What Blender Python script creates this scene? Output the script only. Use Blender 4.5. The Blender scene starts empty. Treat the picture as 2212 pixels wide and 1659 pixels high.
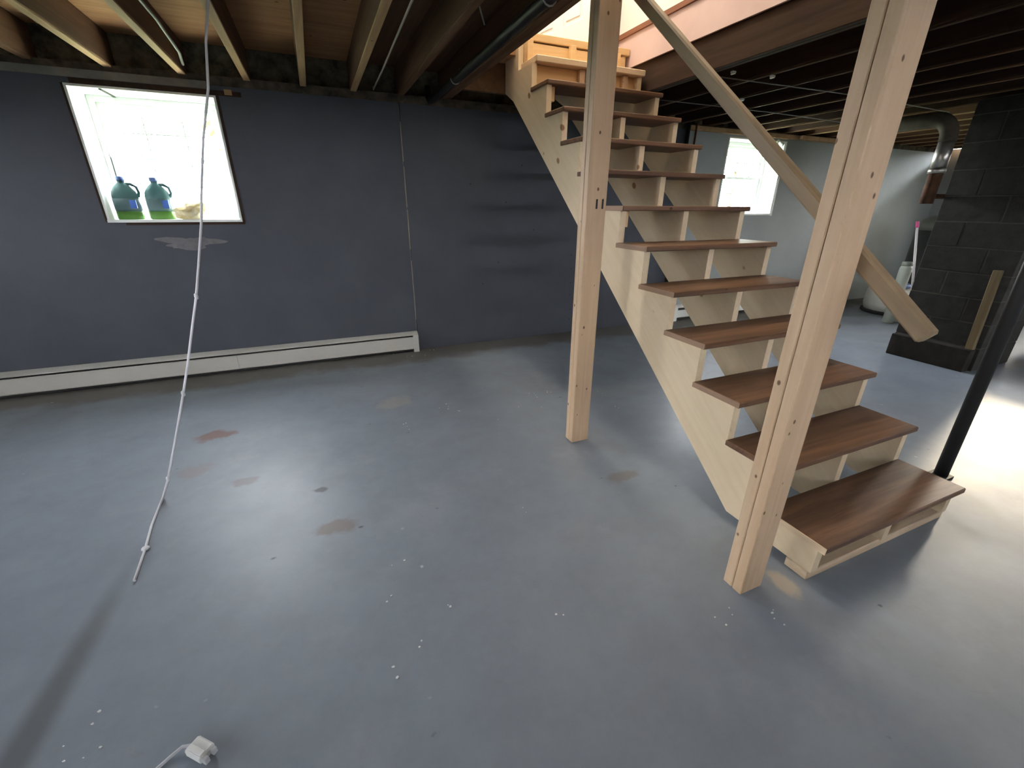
import bpy, bmesh, math, random
from mathutils import Vector, Matrix

random.seed(7)
scene = bpy.context.scene
COL = scene.collection

# ------------------------------------------------------------------ camera
CAM_H = 1.32
F_PX, YAW, PITCH, ROLL = 929.93, 0.4084, 0.3927, 0.0072
cam_data = bpy.data.cameras.new('camera')
cam_data.sensor_fit = 'HORIZONTAL'
cam_data.sensor_width = 36.0
cam_data.lens = F_PX / 2212.0 * 36.0
cam_data.clip_start = 0.05
cam_data.clip_end = 200
cam = bpy.data.objects.new('camera', cam_data)
COL.objects.link(cam)
fwd = Vector((math.sin(YAW) * math.cos(PITCH), math.cos(YAW) * math.cos(PITCH), -math.sin(PITCH)))
rgt = Vector((math.cos(YAW), -math.sin(YAW), 0))
upv = rgt.cross(fwd)
r2 = rgt * math.cos(ROLL) + upv * math.sin(ROLL)
u2 = upv * math.cos(ROLL) - rgt * math.sin(ROLL)
cam.matrix_world = Matrix(((r2.x, u2.x, -fwd.x, 0), (r2.y, u2.y, -fwd.y, 0), (r2.z, u2.z, -fwd.z, CAM_H), (0, 0, 0, 1)))
scene.camera = cam

# ------------------------------------------------------------------ world, exposure
world = bpy.data.worlds.new('overcast_sky')
scene.world = world
world.use_nodes = True
bg = world.node_tree.nodes['Background']
bg.inputs['Color'].default_value = (0.93, 0.955, 1.0, 1)
bg.inputs['Strength'].default_value = 50.0
scene.view_settings.view_transform = 'Standard'
scene.view_settings.look = 'None'
scene.view_settings.gamma = 1.0
scene.view_settings.use_curve_mapping = False
scene.view_settings.exposure = 0.70
scene.cycles.use_denoising = True
scene.cycles.max_bounces = 8
scene.cycles.diffuse_bounces = 5
scene.cycles.transparent_max_bounces = 16
scene.cycles.sample_clamp_indirect = 12.0

def portal(name, loc, rot, sx, sy):
    l = bpy.data.lights.new(name, 'AREA')
    l.shape = 'RECTANGLE'
    l.size, l.size_y = sx, sy
    l.cycles.is_portal = True
    o = bpy.data.objects.new(name, l)
    COL.objects.link(o)
    o.location = loc
    o.rotation_euler = rot
    return o
# sampling portals (no light of their own) in the window openings; -Z of the lamp looks into the room
portal('window_portal', (-0.92, 4.42, 1.61), (math.radians(-90), 0, 0), 0.82, 0.83)
portal('window_portal', (4.85, 4.42, 1.64), (math.radians(-90), 0, 0), 0.92, 0.83)
portal('window_portal', (9.2, 2.05, 1.53), (0, math.radians(90), 0), 1.06, 1.6)

portal('window_portal', (-5.8, 2.0, 1.55), (0, math.radians(-90), 0), 0.7, 0.7)

# low hazy sun, reaching the right-hand floor through the window in the right wall
sun = bpy.data.lights.new('sun', 'SUN')
sun.energy = 6.5
sun.color = (1.0, 0.92, 0.80)
sun.angle = math.radians(4.0)
sun_o = bpy.data.objects.new('sun', sun)
COL.objects.link(sun_o)
SAZ, SEL = math.radians(13.5), math.radians(16.0)
sun_dir = Vector((math.cos(SAZ) * math.cos(SEL), math.sin(SAZ) * math.cos(SEL), math.sin(SEL)))
sun_o.rotation_euler = sun_dir.to_track_quat('Z', 'Y').to_euler()
sun_o.location = (20, 5, 8)

# ------------------------------------------------------------------ materials
def mat(name, color, rough=0.6, metal=0.0, spec=None, emit=None, alpha=None):
    m = bpy.data.materials.new(name)
    m.use_nodes = True
    b = m.node_tree.nodes['Principled BSDF']
    b.inputs['Base Color'].default_value = (*color, 1)
    b.inputs['Roughness'].default_value = rough
    b.inputs['Metallic'].default_value = metal
    if spec is not None:
        b.inputs['Specular IOR Level'].default_value = spec
    return m

class NT:
    """small helper around one material's node tree"""
    def __init__(s, m):
        s.m = m; s.t = m.node_tree; s.n = s.t.nodes; s.bsdf = s.n['Principled BSDF']
    def new(s, kind, **kw):
        n = s.n.new(kind)
        for k, v in kw.items():
            setattr(n, k, v)
        return n
    def link(s, a, b):
        s.t.links.new(a, b)
    def coord(s, scale=(1, 1, 1), rot=None, loc=(0, 0, 0)):
        tc = s.new('ShaderNodeTexCoord')
        out = tc.outputs['Object']
        if rot is not None:
            r = s.new('ShaderNodeMapping'); r.inputs['Rotation'].default_value = rot
            s.link(out, r.inputs['Vector']); out = r.outputs['Vector']
        mp = s.new('ShaderNodeMapping')
        mp.inputs['Scale'].default_value = scale
        mp.inputs['Location'].default_value = loc
        s.link(out, mp.inputs['Vector'])
        return mp.outputs['Vector']
    def noise(s, vec, scale, detail=4, rough=0.55, dist=0.0):
        n = s.new('ShaderNodeTexNoise')
        n.inputs['Scale'].default_value = scale
        n.inputs['Detail'].default_value = detail
        n.inputs['Roughness'].default_value = rough
        n.inputs['Distortion'].default_value = dist
        s.link(vec, n.inputs['Vector'])
        return n.outputs['Fac']
    def ramp(s, fac, stops):
        r = s.new('ShaderNodeValToRGB')
        el = r.color_ramp.elements
        while len(el) < len(stops):
            el.new(0.5)
        for e, (p, c) in zip(el, stops):
            e.position = p
            e.color = (*c, 1) if len(c) == 3 else c
        s.link(fac, r.inputs['Fac'])
        return r.outputs['Color']
    def mix(s, fac, a, b, blend='MIX'):
        n = s.new('ShaderNodeMix', data_type='RGBA', blend_type=blend)
        for sock, v in ((n.inputs[0], fac), (n.inputs[6], a), (n.inputs[7], b)):
            if isinstance(v, (int, float)):
                sock.default_value = v
            elif isinstance(v, tuple):
                sock.default_value = (*v, 1)
            else:
                s.link(v, sock)
        return n.outputs[2]
    def math(s, op, a, b=None, clamp=False):
        n = s.new('ShaderNodeMath', operation=op, use_clamp=clamp)
        for i, v in enumerate((a, b)):
            if v is None:
                continue
            if isinstance(v, (int, float)):
                n.inputs[i].default_value = v
            else:
                s.link(v, n.inputs[i])
        return n.outputs[0]
    def maprange(s, v, a, b, c=0.0, d=1.0):
        n = s.new('ShaderNodeMapRange')
        n.interpolation_type = 'SMOOTHSTEP'
        s.link(v, n.inputs['Value'])
        for k, x in zip(('From Min', 'From Max', 'To Min', 'To Max'), (a, b, c, d)):
            n.inputs[k].default_value = x
        return n.outputs['Result']
    def bump(s, h, strength=0.2, dist=0.01):
        b = s.new('ShaderNodeBump')
        b.inputs['Strength'].default_value = strength
        b.inputs['Distance'].default_value = dist
        s.link(h, b.inputs['Height'])
        s.link(b.outputs['Normal'], s.bsdf.inputs['Normal'])
    def color(s, c):
        s.link(c, s.bsdf.inputs['Base Color'])
    def roughness(s, c):
        s.link(c, s.bsdf.inputs['Roughness'])

def wood(name, light, dark, axis='z', knots=0.0, knot_col=(0.12, 0.05, 0.02), rough=0.55, rot=None, contrast=1.0, spec=0.4, knot_scale=1.0):
    m = mat(name, light, rough, spec=spec)
    n = NT(m)
    al, ac = 1.3, 22.0
    sc = {'x': (al, ac, ac), 'y': (ac, al, ac), 'z': (ac, ac, al)}[axis]
    v = n.coord(sc, rot)
    g = n.noise(v, 1.0, 5, 0.6, 0.6)
    c = n.ramp(g, [(0.5 - 0.25 / contrast, dark), (0.5 + 0.2 / contrast, light)])
    v2 = n.coord(tuple(x * 3.2 for x in sc), rot)
    g2 = n.noise(v2, 1.0, 3, 0.5)
    c = n.mix(n.maprange(g2, 0.55, 0.72, 0, 0.35), c, dark)
    if knots > 0:
        kal, kac = 4.5 * knot_scale, 6.5 * knot_scale
        ks = {'x': (kal, kac, kac), 'y': (kac, kal, kac), 'z': (kac, kac, kal)}[axis]
        vk = n.coord(ks, rot, (3.1, 7.7, 1.3))
        vo = n.new('ShaderNodeTexVoronoi')
        vo.inputs['Scale'].default_value = 1.0
        n.link(vk, vo.inputs['Vector'])
        d = vo.outputs['Distance']
        c = n.mix(n.maprange(d, knots * 0.6, knots, 0.9, 0.0), c, knot_col)
    n.color(c)
    n.bump(g, 0.15, 0.002)
    return m

PI = math.pi
SLOPE = math.atan2(0.19, 0.2319)
M = {}
pl, pd = (0.80, 0.63, 0.44), (0.66, 0.49, 0.31)
M['pine_x'] = wood('pine_along_x', pl, pd, 'x', 0.10)
M['pine_y'] = wood('pine_along_y', pl, pd, 'y', 0.10)
M['pine_z'] = wood('pine_post', (0.69, 0.51, 0.34), (0.57, 0.39, 0.24), 'z', 0.10, knot_scale=2.2)
M['pine_s'] = wood('pine_stringer', (0.81, 0.665, 0.465), (0.735, 0.58, 0.385), 'y', 0.13, (0.28, 0.12, 0.04), rot=(-SLOPE, 0, 0))
M['rail_wood'] = wood('handrail_wood', (0.36, 0.265, 0.16), (0.25, 0.175, 0.10), 'y', 0.0, rot=(-SLOPE, 0, 0))
M['tread'] = wood('stained_tread', (0.22, 0.118, 0.066), (0.072, 0.036, 0.020), 'x', 0.07, (0.05, 0.02, 0.01), rough=0.5, spec=0.4)
M['end_grain'] = wood('tread_end_grain', (0.40, 0.26, 0.17), (0.26, 0.16, 0.10), 'y')
M['warm_pine'] = wood('warm_pine', (0.80, 0.56, 0.30), (0.66, 0.42, 0.20), 'x', 0.08)
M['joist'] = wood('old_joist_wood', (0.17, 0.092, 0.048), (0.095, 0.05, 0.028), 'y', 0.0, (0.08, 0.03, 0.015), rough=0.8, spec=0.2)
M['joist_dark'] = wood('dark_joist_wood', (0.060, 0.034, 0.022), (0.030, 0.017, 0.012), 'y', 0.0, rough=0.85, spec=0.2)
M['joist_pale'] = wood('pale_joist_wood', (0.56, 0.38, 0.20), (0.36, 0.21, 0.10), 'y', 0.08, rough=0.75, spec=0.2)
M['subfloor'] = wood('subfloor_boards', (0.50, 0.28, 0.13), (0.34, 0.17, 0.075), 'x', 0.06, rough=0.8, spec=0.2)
M['subfloor_shaded'] = wood('shaded_subfloor_boards', (0.075, 0.042, 0.028), (0.04, 0.022, 0.016), 'x', 0.0, rough=0.9, spec=0.15)  # darker copy of the subfloor, with the dimness of the right-hand ceiling painted in
M['strip_dim'] = wood('dim_underside_wood', (0.10, 0.058, 0.036), (0.055, 0.032, 0.02), 'y', 0.0, rough=0.85, spec=0.2)  # dimmer tone for the strips added under the right-hand joists
M['raw_stud'] = wood('raw_stud', (0.62, 0.38, 0.20), (0.44, 0.25, 0.12), 'z', 0.08)
M['stick'] = wood('old_stick', (0.20, 0.145, 0.07), (0.13, 0.09, 0.042), 'z', 0.0)

def mottled(name, a, b, scale=6, rough=0.7, lo=0.35, hi=0.65, bump=0.1, spec=0.3):
    m = mat(name, a, rough, spec=spec); n = NT(m)
    v = n.coord()
    g = n.noise(v, scale, 6, 0.6)
    n.color(n.ramp(g, [(lo, a), (hi, b)]))
    n.bump(n.noise(v, scale * 9, 4), bump, 0.003)
    return m
M['sill_dirty'] = mottled('grimy_sill', (0.035, 0.028, 0.022), (0.13, 0.105, 0.078), 9, 0.9)
M['insulation'] = mottled('dusty_fill', (0.04, 0.033, 0.022), (0.17, 0.15, 0.10), 11, 1.0, bump=0.6)
M['wall_dark'] = mottled('slate_paint', (0.060, 0.067, 0.084), (0.072, 0.080, 0.098), 2.5, 0.55, bump=0.05)
M['wall_light'] = mottled('pale_grey_paint', (0.30, 0.33, 0.325), (0.34, 0.37, 0.365), 1.5, 0.6, bump=0.05)
M['concrete'] = mottled('concrete', (0.20, 0.20, 0.19), (0.28, 0.27, 0.25), 4, 0.85)
M['chimney'] = mottled('sooty_block', (0.024, 0.023, 0.020), (0.040, 0.038, 0.032), 14, 0.9, bump=0.5)
M['mortar'] = mottled('mortar', (0.060, 0.056, 0.047), (0.082, 0.077, 0.064), 20, 0.95)
M['white_paint'] = mat('white_paint', (0.80, 0.83, 0.80), 0.45)
M['white_wall'] = mat('white_wall', (0.82, 0.80, 0.76), 0.7)
M['door_white'] = mat('door_white', (0.85, 0.85, 0.83), 0.35)
M['pink_board'] = mottled('pinkish_skirt', (0.62, 0.46, 0.44), (0.68, 0.52, 0.50), 3, 0.5)
M['brown_trim'] = wood('brown_trim', (0.30, 0.13, 0.07), (0.18, 0.07, 0.04), 'y')
M['heater'] = mat('enamel_cream', (0.50, 0.49, 0.45), 0.4)
M['heater_white'] = mat('enamel_white', (0.85, 0.86, 0.82), 0.35)
M['black_gap'] = mat('heater_shadow_metal', (0.015, 0.015, 0.014), 0.7)
M['fin'] = mat('aluminium_fin', (0.3, 0.3, 0.3), 0.5, 0.8)
M['black_steel'] = mat('black_steel', (0.012, 0.012, 0.013), 0.55)
M['iron_pipe'] = mat('iron_pipe', (0.03, 0.026, 0.022), 0.5, 0.6)
M['copper'] = mat('copper_pipe', (0.30, 0.13, 0.07), 0.4, 0.8)
M['galv'] = mottled('galvanised', (0.42, 0.40, 0.36), (0.58, 0.56, 0.52), 14, 0.38)
M['galv'].node_tree.nodes['Principled BSDF'].inputs['Metallic'].default_value = 0.85
M['rust'] = mottled('rusty_iron', (0.045, 0.022, 0.012), (0.10, 0.045, 0.02), 16, 0.9)
M['soot'] = mottled('sooty_ledge', (0.016, 0.014, 0.012), (0.032, 0.027, 0.022), 12, 0.95)
M['cord'] = mat('white_cord', (0.72, 0.72, 0.76), 0.4)
M['plastic_white'] = mat('white_plastic', (0.78, 0.79, 0.78), 0.4)
M['plastic_clear'] = mat('cloudy_plastic', (0.62, 0.64, 0.68), 0.3)
M['metal_pin'] = mat('plug_pin', (0.6, 0.6, 0.55), 0.3, 1.0)
M['cable'] = mat('grey_cable', (0.22, 0.20, 0.18), 0.6)
M['cable_pale'] = mat('pale_cable', (0.42, 0.36, 0.29), 0.6)
M['tub'] = mottled('milky_plastic', (0.74, 0.72, 0.66), (0.82, 0.80, 0.76), 2, 0.35)
M['blue_plastic'] = mat('blue_plastic', (0.10, 0.16, 0.36), 0.4)
M['dark_rubber'] = mat('dark_rubber', (0.02, 0.02, 0.018), 0.8)
M['tank_dark'] = mat('dark_tank_paint', (0.05, 0.055, 0.055), 0.5)
M['tank_dome'] = mat('grey_tank_dome', (0.20, 0.21, 0.18), 0.5)
M['pink'] = mat('pink_plastic', (0.75, 0.12, 0.30), 0.4)
M['handle_white'] = mat('white_handle', (0.78, 0.74, 0.76), 0.4)
M['bristle'] = mat('broom_bristle', (0.25, 0.27, 0.25), 0.9)
M['bucket'] = mat('grey_green_plastic', (0.34, 0.37, 0.31), 0.5)
M['sink_yellow'] = mottled('yellowed_plastic', (0.62, 0.42, 0.16), (0.72, 0.56, 0.30), 4, 0.45)
M['sink_leg'] = mat('grey_leg', (0.25, 0.22, 0.2), 0.5, 0.5)
M['rag'] = mottled('yellow_rag', (0.62, 0.50, 0.22), (0.80, 0.74, 0.55), 20, 0.9)
M['grass'] = mottled('grass', (0.07, 0.10, 0.045), (0.12, 0.16, 0.08), 5, 0.9)
M['leaf'] = mat('leaf', (0.14, 0.26, 0.05), 0.6)
M['bark'] = mat('bark', (0.09, 0.06, 0.04), 0.9)
M['seam'] = mat('bare_seam', (0.34, 0.31, 0.26), 0.8)
M['nail'] = mat('nail_hole', (0.02, 0.02, 0.022), 0.7)
M['brass'] = mat('brass', (0.55, 0.40, 0.15), 0.3, 1.0)
M['lamp_glass'] = mat('lamp_glass', (0.9, 0.85, 0.75), 0.5)

def glass_pane(name='window_glass', tint=(0.97, 0.97, 0.965)):
    m = bpy.data.materials.new(name); m.use_nodes = True
    t = m.node_tree; t.nodes.clear()
    o = t.nodes.new('ShaderNodeOutputMaterial'); mx = t.nodes.new('ShaderNodeMixShader')
    tr = t.nodes.new('ShaderNodeBsdfTransparent'); gl = t.nodes.new('ShaderNodeBsdfGlossy')
    tr.inputs['Color'].default_value = (*tint, 1)
    gl.inputs['Roughness'].default_value = 0.05
    mx.inputs['Fac'].default_value = 0.05
    t.links.new(tr.outputs[0], mx.inputs[1]); t.links.new(gl.outputs[0], mx.inputs[2]); t.links.new(mx.outputs[0], o.inputs['Surface'])
    return m
M['glass'] = glass_pane()
M['glass_dimmed'] = glass_pane('dimmed_window_glass', (0.42, 0.40, 0.36))  # tint added to cut the light coming through the right-hand window

def translucent(name, col, tint):
    m = bpy.data.materials.new(name); m.use_nodes = True
    t = m.node_tree; b = t.nodes['Principled BSDF']
    b.inputs['Base Color'].default_value = (*col, 1); b.inputs['Roughness'].default_value = 0.35
    tl = t.nodes.new('ShaderNodeBsdfTranslucent'); tl.inputs['Color'].default_value = (*tint, 1)
    mx = t.nodes.new('ShaderNodeMixShader'); mx.inputs['Fac'].default_value = 0.45
    o = t.nodes['Material Output']
    t.links.new(b.outputs[0], mx.inputs[1]); t.links.new(tl.outputs[0], mx.inputs[2]); t.links.new(mx.outputs[0], o.inputs['Surface'])
    return m
M['jug'] = translucent('blue_green_jug', (0.10, 0.22, 0.22), (0.05, 0.10, 0.10))
M['jug_low'] = translucent('green_liquid', (0.16, 0.32, 0.08), (0.10, 0.22, 0.05))
M['jug_label'] = mat('dark_teal_label', (0.09, 0.16, 0.17), 0.5)
M['jug_blue'] = mat('blue_label', (0.05, 0.15, 0.55), 0.5)

def floor_material():
    m = mat('grey_floor_paint', (0.2, 0.2, 0.2), 0.4, spec=0.38)
    n = NT(m)
    v = n.coord()
    g = n.noise(v, 0.9, 6, 0.6)
    base = n.ramp(g, [(0.3, (0.228, 0.266, 0.315)), (0.7, (0.282, 0.324, 0.376))])
    base = n.mix(n.maprange(n.noise(v, 4.5, 7, 0.7), 0.35, 0.7, 0.0, 0.30), base, (0.175, 0.188, 0.225))
    base = n.mix(n.maprange(n.noise(n.coord((1, 1, 1), None, (5, 3, 0)), 2.2, 6, 0.65), 0.52, 0.75, 0.0, 0.35), base, (0.38, 0.40, 0.45))
    # scuffs
    sc = n.noise(n.coord((1.4, 5.0, 1.0), (0, 0, 0.5)), 3.0, 6, 0.7)
    base = n.mix(n.maprange(sc, 0.62, 0.80, 0, 0.35), base, (0.17, 0.165, 0.165))
    # unpainted strip of old concrete along the back wall, with a wandering edge
    sep = n.new('ShaderNodeSeparateXYZ'); n.link(v, sep.inputs[0])
    wob = n.noise(v, 3.0, 4, 0.6)
    yy = n.math('ADD', sep.outputs['Y'], n.math('MULTIPLY', n.math('SUBTRACT', wob, 0.5), 0.45))
    base = n.mix(n.maprange(yy, 3.66, 3.86, 0, 0.85), base, (0.13, 0.115, 0.095))
    # worn patches with their own places and sizes
    def patch(x, y, rx, ry, col, amt, edge=0.5, nscale=12):
        nonlocal base
        mp = n.new('ShaderNodeMapping'); mp.vector_type = 'TEXTURE'
        mp.inputs['Location'].default_value = (x, y, 0)
        mp.inputs['Scale'].default_value = (rx, ry, 1)
        n.link(v, mp.inputs['Vector'])
        ln = n.new('ShaderNodeVectorMath', operation='LENGTH'); n.link(mp.outputs[0], ln.inputs[0])
        d = n.math('ADD', ln.outputs['Value'], n.math('MULTIPLY', n.math('SUBTRACT', n.noise(v, nscale, 4, 0.65), 0.5), 1.6))
        base = n.mix(n.maprange(d, 1.0 - edge, 1.0, amt, 0.0), base, col)
    patch(-0.76, 2.86, 0.13, 0.09, (0.20, 0.11, 0.09), 0.85, 0.5, 9)
    patch(-0.78, 2.45, 0.11, 0.08, (0.25, 0.20, 0.20), 0.5)
    patch(-0.52, 2.24, 0.08, 0.05, (0.18, 0.15, 0.15), 0.6)
    patch(-0.10, 1.70, 0.11, 0.06, (0.20, 0.15, 0.13), 0.7)
    patch(-0.17, 2.02, 0.05, 0.03, (0.07, 0.07, 0.08), 0.8)
    patch(0.34, 2.93, 0.16, 0.12, (0.40, 0.38, 0.32), 0.5)
    patch(1.30, 1.53, 0.12, 0.05, (0.20, 0.17, 0.14), 0.6)
    patch(1.44, 0.72, 0.05, 0.11, (0.50, 0.43, 0.34), 0.8, 0.6, 8)
    patch(1.95, 2.5, 0.45, 0.14, (0.33, 0.32, 0.30), 0.35)
    # dark soft-edged streak on the floor, running on from the trailing cord
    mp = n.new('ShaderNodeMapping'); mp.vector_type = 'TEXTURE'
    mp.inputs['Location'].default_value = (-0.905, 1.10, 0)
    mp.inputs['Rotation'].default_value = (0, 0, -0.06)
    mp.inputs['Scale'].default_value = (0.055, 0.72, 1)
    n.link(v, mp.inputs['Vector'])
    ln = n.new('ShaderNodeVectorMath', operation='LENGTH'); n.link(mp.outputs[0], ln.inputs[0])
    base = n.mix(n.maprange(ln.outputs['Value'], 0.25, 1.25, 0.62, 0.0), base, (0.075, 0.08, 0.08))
    # pale paint flecks and dark specks
    vo = n.new('ShaderNodeTexVoronoi'); vo.inputs['Scale'].default_value = 7.0
    n.link(n.coord((1.0, 1.0, 0.0)), vo.inputs['Vector'])
    fl = n.math('MULTIPLY', n.maprange(vo.outputs['Distance'], 0.02, 0.075, 1, 0), n.maprange(n.noise(v, 25, 3), 0.5, 0.6))
    reg = n.maprange(n.noise(v, 1.1, 2), 0.46, 0.60)
    base = n.mix(n.math('MULTIPLY', fl, reg), base, (0.55, 0.56, 0.57))
    vo2 = n.new('ShaderNodeTexVoronoi'); vo2.inputs['Scale'].default_value = 4.3
    n.link(n.coord((1.0, 1.6, 0.0), None, (4.2, 1.7, 0)), vo2.inputs['Vector'])
    dk = n.math('MULTIPLY', n.maprange(vo2.outputs['Distance'], 0.02, 0.07, 0.75, 0), n.maprange(n.noise(v, 30, 3), 0.45, 0.6))
    base = n.mix(dk, base, (0.06, 0.06, 0.065))
    n.color(base)
    n.roughness(n.maprange(g, 0.3, 0.7, 0.50, 0.40))
    n.bump(n.noise(v, 14, 5, 0.6), 0.06, 0.004)
    return m
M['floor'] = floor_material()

# ------------------------------------------------------------------ mesh helpers
class MB:
    def __init__(s):
        s.v = []; s.f = []; s.smooth = []
    def add(s, verts, faces, smooth=False):
        o = len(s.v)
        s.v += [tuple(p) for p in verts]
        for f in faces:
            s.f.append([i + o for i in f]); s.smooth.append(smooth)
        return s
    def box(s, x0, x1, y0, y1, z0, z1):
        v = [(x, y, z) for z in (z0, z1) for y in (y0, y1) for x in (x0, x1)]
        return s.add(v, [(0, 2, 3, 1), (4, 5, 7, 6), (0, 1, 5, 4), (2, 6, 7, 3), (0, 4, 6, 2), (1, 3, 7, 5)])
    def beam(s, p0, p1, w, h, up=(0, 0, 1)):
        p0, p1, up = Vector(p0), Vector(p1), Vector(up)
        d = (p1 - p0).normalized(); r = d.cross(up).normalized(); u = r.cross(d)
        v = [p + r * a * w / 2 + u * b * h / 2 for p in (p0, p1) for b in (-1, 1) for a in (-1, 1)]
        return s.add(v, [(0, 1, 3, 2), (4, 6, 7, 5), (0, 4, 5, 1), (2, 3, 7, 6), (0, 2, 6, 4), (1, 5, 7, 3)])
    def prism_x(s, poly, x0, x1):
        n = len(poly)
        v = [(x0, a, b) for a, b in poly] + [(x1, a, b) for a, b in poly]
        return s.add(v, [list(range(n))[::-1], list(range(n, 2 * n))] + [(i, (i + 1) % n, n + (i + 1) % n, n + i) for i in range(n)])
    def tube(s, path, r, n=8, caps=True):
        path = [Vector(p) for p in path]
        rs = r if isinstance(r, (list, tuple)) else [r] * len(path)
        prev = None; rings = []
        for i, p in enumerate(path):
            t = (path[min(i + 1, len(path) - 1)] - path[max(i - 1, 0)]).normalized()
            if prev is None:
                a = Vector((0, 0, 1)) if abs(t.z) < 0.9 else Vector((1, 0, 0))
                u = t.cross(a).normalized()
            else:
                u = (prev - t * prev.dot(t)).normalized()
            prev = u; w = t.cross(u)
            rings.append([p + (u * math.cos(2 * PI * k / n) + w * math.sin(2 * PI * k / n)) * rs[i] for k in range(n)])
        v = [q for R in rings for q in R]
        f = [(i * n + k, i * n + (k + 1) % n, (i + 1) * n + (k + 1) % n, (i + 1) * n + k) for i in range(len(rings) - 1) for k in range(n)]
        s.add(v, f, True)
        if caps:
            s.add(rings[0], [list(range(n))[::-1]]); s.add(rings[-1], [list(range(n))])
        return s
    def lathe(s, prof, c, n=24, sx=1.0, sy=1.0, smooth=True):
        v = [(c[0] + r * sx * math.cos(2 * PI * k / n), c[1] + r * sy * math.sin(2 * PI * k / n), c[2] + z) for r, z in prof for k in range(n)]
        f = [(i * n + k, i * n + (k + 1) % n, (i + 1) * n + (k + 1) % n, (i + 1) * n + k) for i in range(len(prof) - 1) for k in range(n)]
        s.add(v, f, smooth)
        m = len(prof) - 1
        if prof[0][0] > 1e-4:
            s.add(v[:n], [list(range(n))[::-1]])
        if prof[-1][0] > 1e-4:
            s.add(v[m * n:], [list(range(n))])
        return s
    def build(s, name, material, parent=None, bevel=0.0, origin=None):
        me = bpy.data.meshes.new(name)
        off = Vector((0, 0, 0))
        if parent is not None:
            off = WORLD[parent.name]
        elif origin is not None:
            off = Vector(origin)
        me.from_pydata([tuple(Vector(p) - off) for p in s.v], [], s.f)
        bm = bmesh.new(); bm.from_mesh(me)
        for f, sm in zip(bm.faces, s.smooth):
            f.smooth = sm
        bmesh.ops.remove_doubles(bm, verts=bm.verts, dist=1e-5)
        bmesh.ops.recalc_face_normals(bm, faces=bm.faces)
        if bevel > 0:
            ed = [e for e in bm.edges if len(e.link_faces) == 2 and e.calc_face_angle(0) > 0.6]
            bmesh.ops.bevel(bm, geom=ed, offset=bevel, segments=1, affect='EDGES', clamp_overlap=True)
        bm.to_mesh(me); bm.free()
        me.materials.append(material)
        o = bpy.data.objects.new(name, me)
        COL.objects.link(o)
        if parent is not None:
            o.parent = parent
            WORLD[o.name] = off.copy()
        else:
            o.location = off
            WORLD[o.name] = off.copy()
        return o
WORLD = {}
def box(*a):
    return MB().box(*a)
def tag(o, label, cat, group=None, kind=None):
    o['label'] = label; o['category'] = cat
    if group: o['group'] = group
    if kind: o['kind'] = kind
    return o
def thing(name, loc, label, cat, group=None, kind=None):
    o = bpy.data.objects.new(name, None)
    o.empty_display_size = 0.1
    COL.objects.link(o)
    o.location = loc
    WORLD[o.name] = Vector(loc)
    return tag(o, label, cat, group, kind)

def slab_holes(mb, axis, c0, c1, a0, a1, z0, z1, holes):
    """solid wall slab; axis 'y': spans x a0..a1, thickness y c0..c1; holes are (a, b, zlo, zhi)"""
    cuts = sorted({a0, a1, *[h[0] for h in holes], *[h[1] for h in holes]})
    zs = sorted({z0, z1, *[h[2] for h in holes], *[h[3] for h in holes]})
    cuts = [c for c in cuts if a0 <= c <= a1]; zs = [z for z in zs if z0 <= z <= z1]
    for p, q in zip(cuts, cuts[1:]):
        run = None
        for lo, hi in zip(zs, zs[1:]):
            m = ((p + q) / 2, (lo + hi) / 2)
            if any(h[0] < m[0] < h[1] and h[2] < m[1] < h[3] for h in holes):
                run = None
                continue
            if axis == 'y': mb.box(p, q, c0, c1, lo, hi)
            else: mb.box(c0, c1, p, q, lo, hi)
    return mb

# ------------------------------------------------------------------ the room
WY = 4.10
X0, X1, Y0 = -5.5, 8.9, -3.5
ZW, ZJ, ZS, ZF = 2.08, 2.14, 2.34, 2.455
H1 = (-1.335, -0.51, 1.195, 2.02)
H2 = (4.40, 5.32, 1.235, 2.05)
H5 = (1.65, 2.35, 1.2, 1.9)
H3 = (1.25, 2.85, 1.00, 2.06)

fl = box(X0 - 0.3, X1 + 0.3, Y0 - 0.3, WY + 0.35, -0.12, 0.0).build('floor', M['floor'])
tag(fl, 'glossy grey painted concrete floor with scuffs and worn patches', 'floor', kind='structure')

wb = slab_holes(MB(), 'y', WY + 0.03, WY + 0.35, X0 - 0.3, X1 + 0.3, 0, ZW, [H1, H2]).build('wall_back', M['concrete'])
tag(wb, 'back basement wall of painted panels with two windows', 'wall', kind='structure')
slab_holes(MB(), 'y', WY, WY + 0.03, X0, 0.757, 0, ZW, [H1]).build('wall_panel', M['wall_dark'], wb)
slab_holes(MB(), 'y', WY + 0.004, WY + 0.03, 0.769, 3.80, 0, ZW, []).build('wall_panel', M['wall_dark'], wb)
slab_holes(MB(), 'y', WY, WY + 0.03, 3.805, 6.40, 0, ZW, [H2]).build('wall_panel', M['wall_light'], wb)
slab_holes(MB(), 'y', WY, WY + 0.03, 6.56, X1, 0, ZW, []).build('wall_panel', M['wall_light'], wb)
sm = MB()
for a, b in ((0.30, 0.85), (0.95, 1.28), (1.30, 1.62), (1.66, 1.95)):
    sm.box(0.759, 0.768, WY + 0.006, WY + 0.03, a, b)
sm.build('seam_strip', M['seam'], wb)
nl = MB()
for x, z in ((2.45, 0.84), (2.455, 0.70), (2.46, 0.55), (2.46, 0.42), (2.47, 0.26), (2.47, 0.15), (1.86, 1.67), (2.0, 1.1), (1.7, 1.35), (1.62, 0.8), (1.35, 1.5), (1.45, 0.6)):
    nl.tube([(x, WY + 0.005, z), (x, WY + 0.0025, z)], 0.007, 8)
nails = nl.build('nail_heads', M['nail'], wb)
nails['kind'] = 'stuff'
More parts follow.
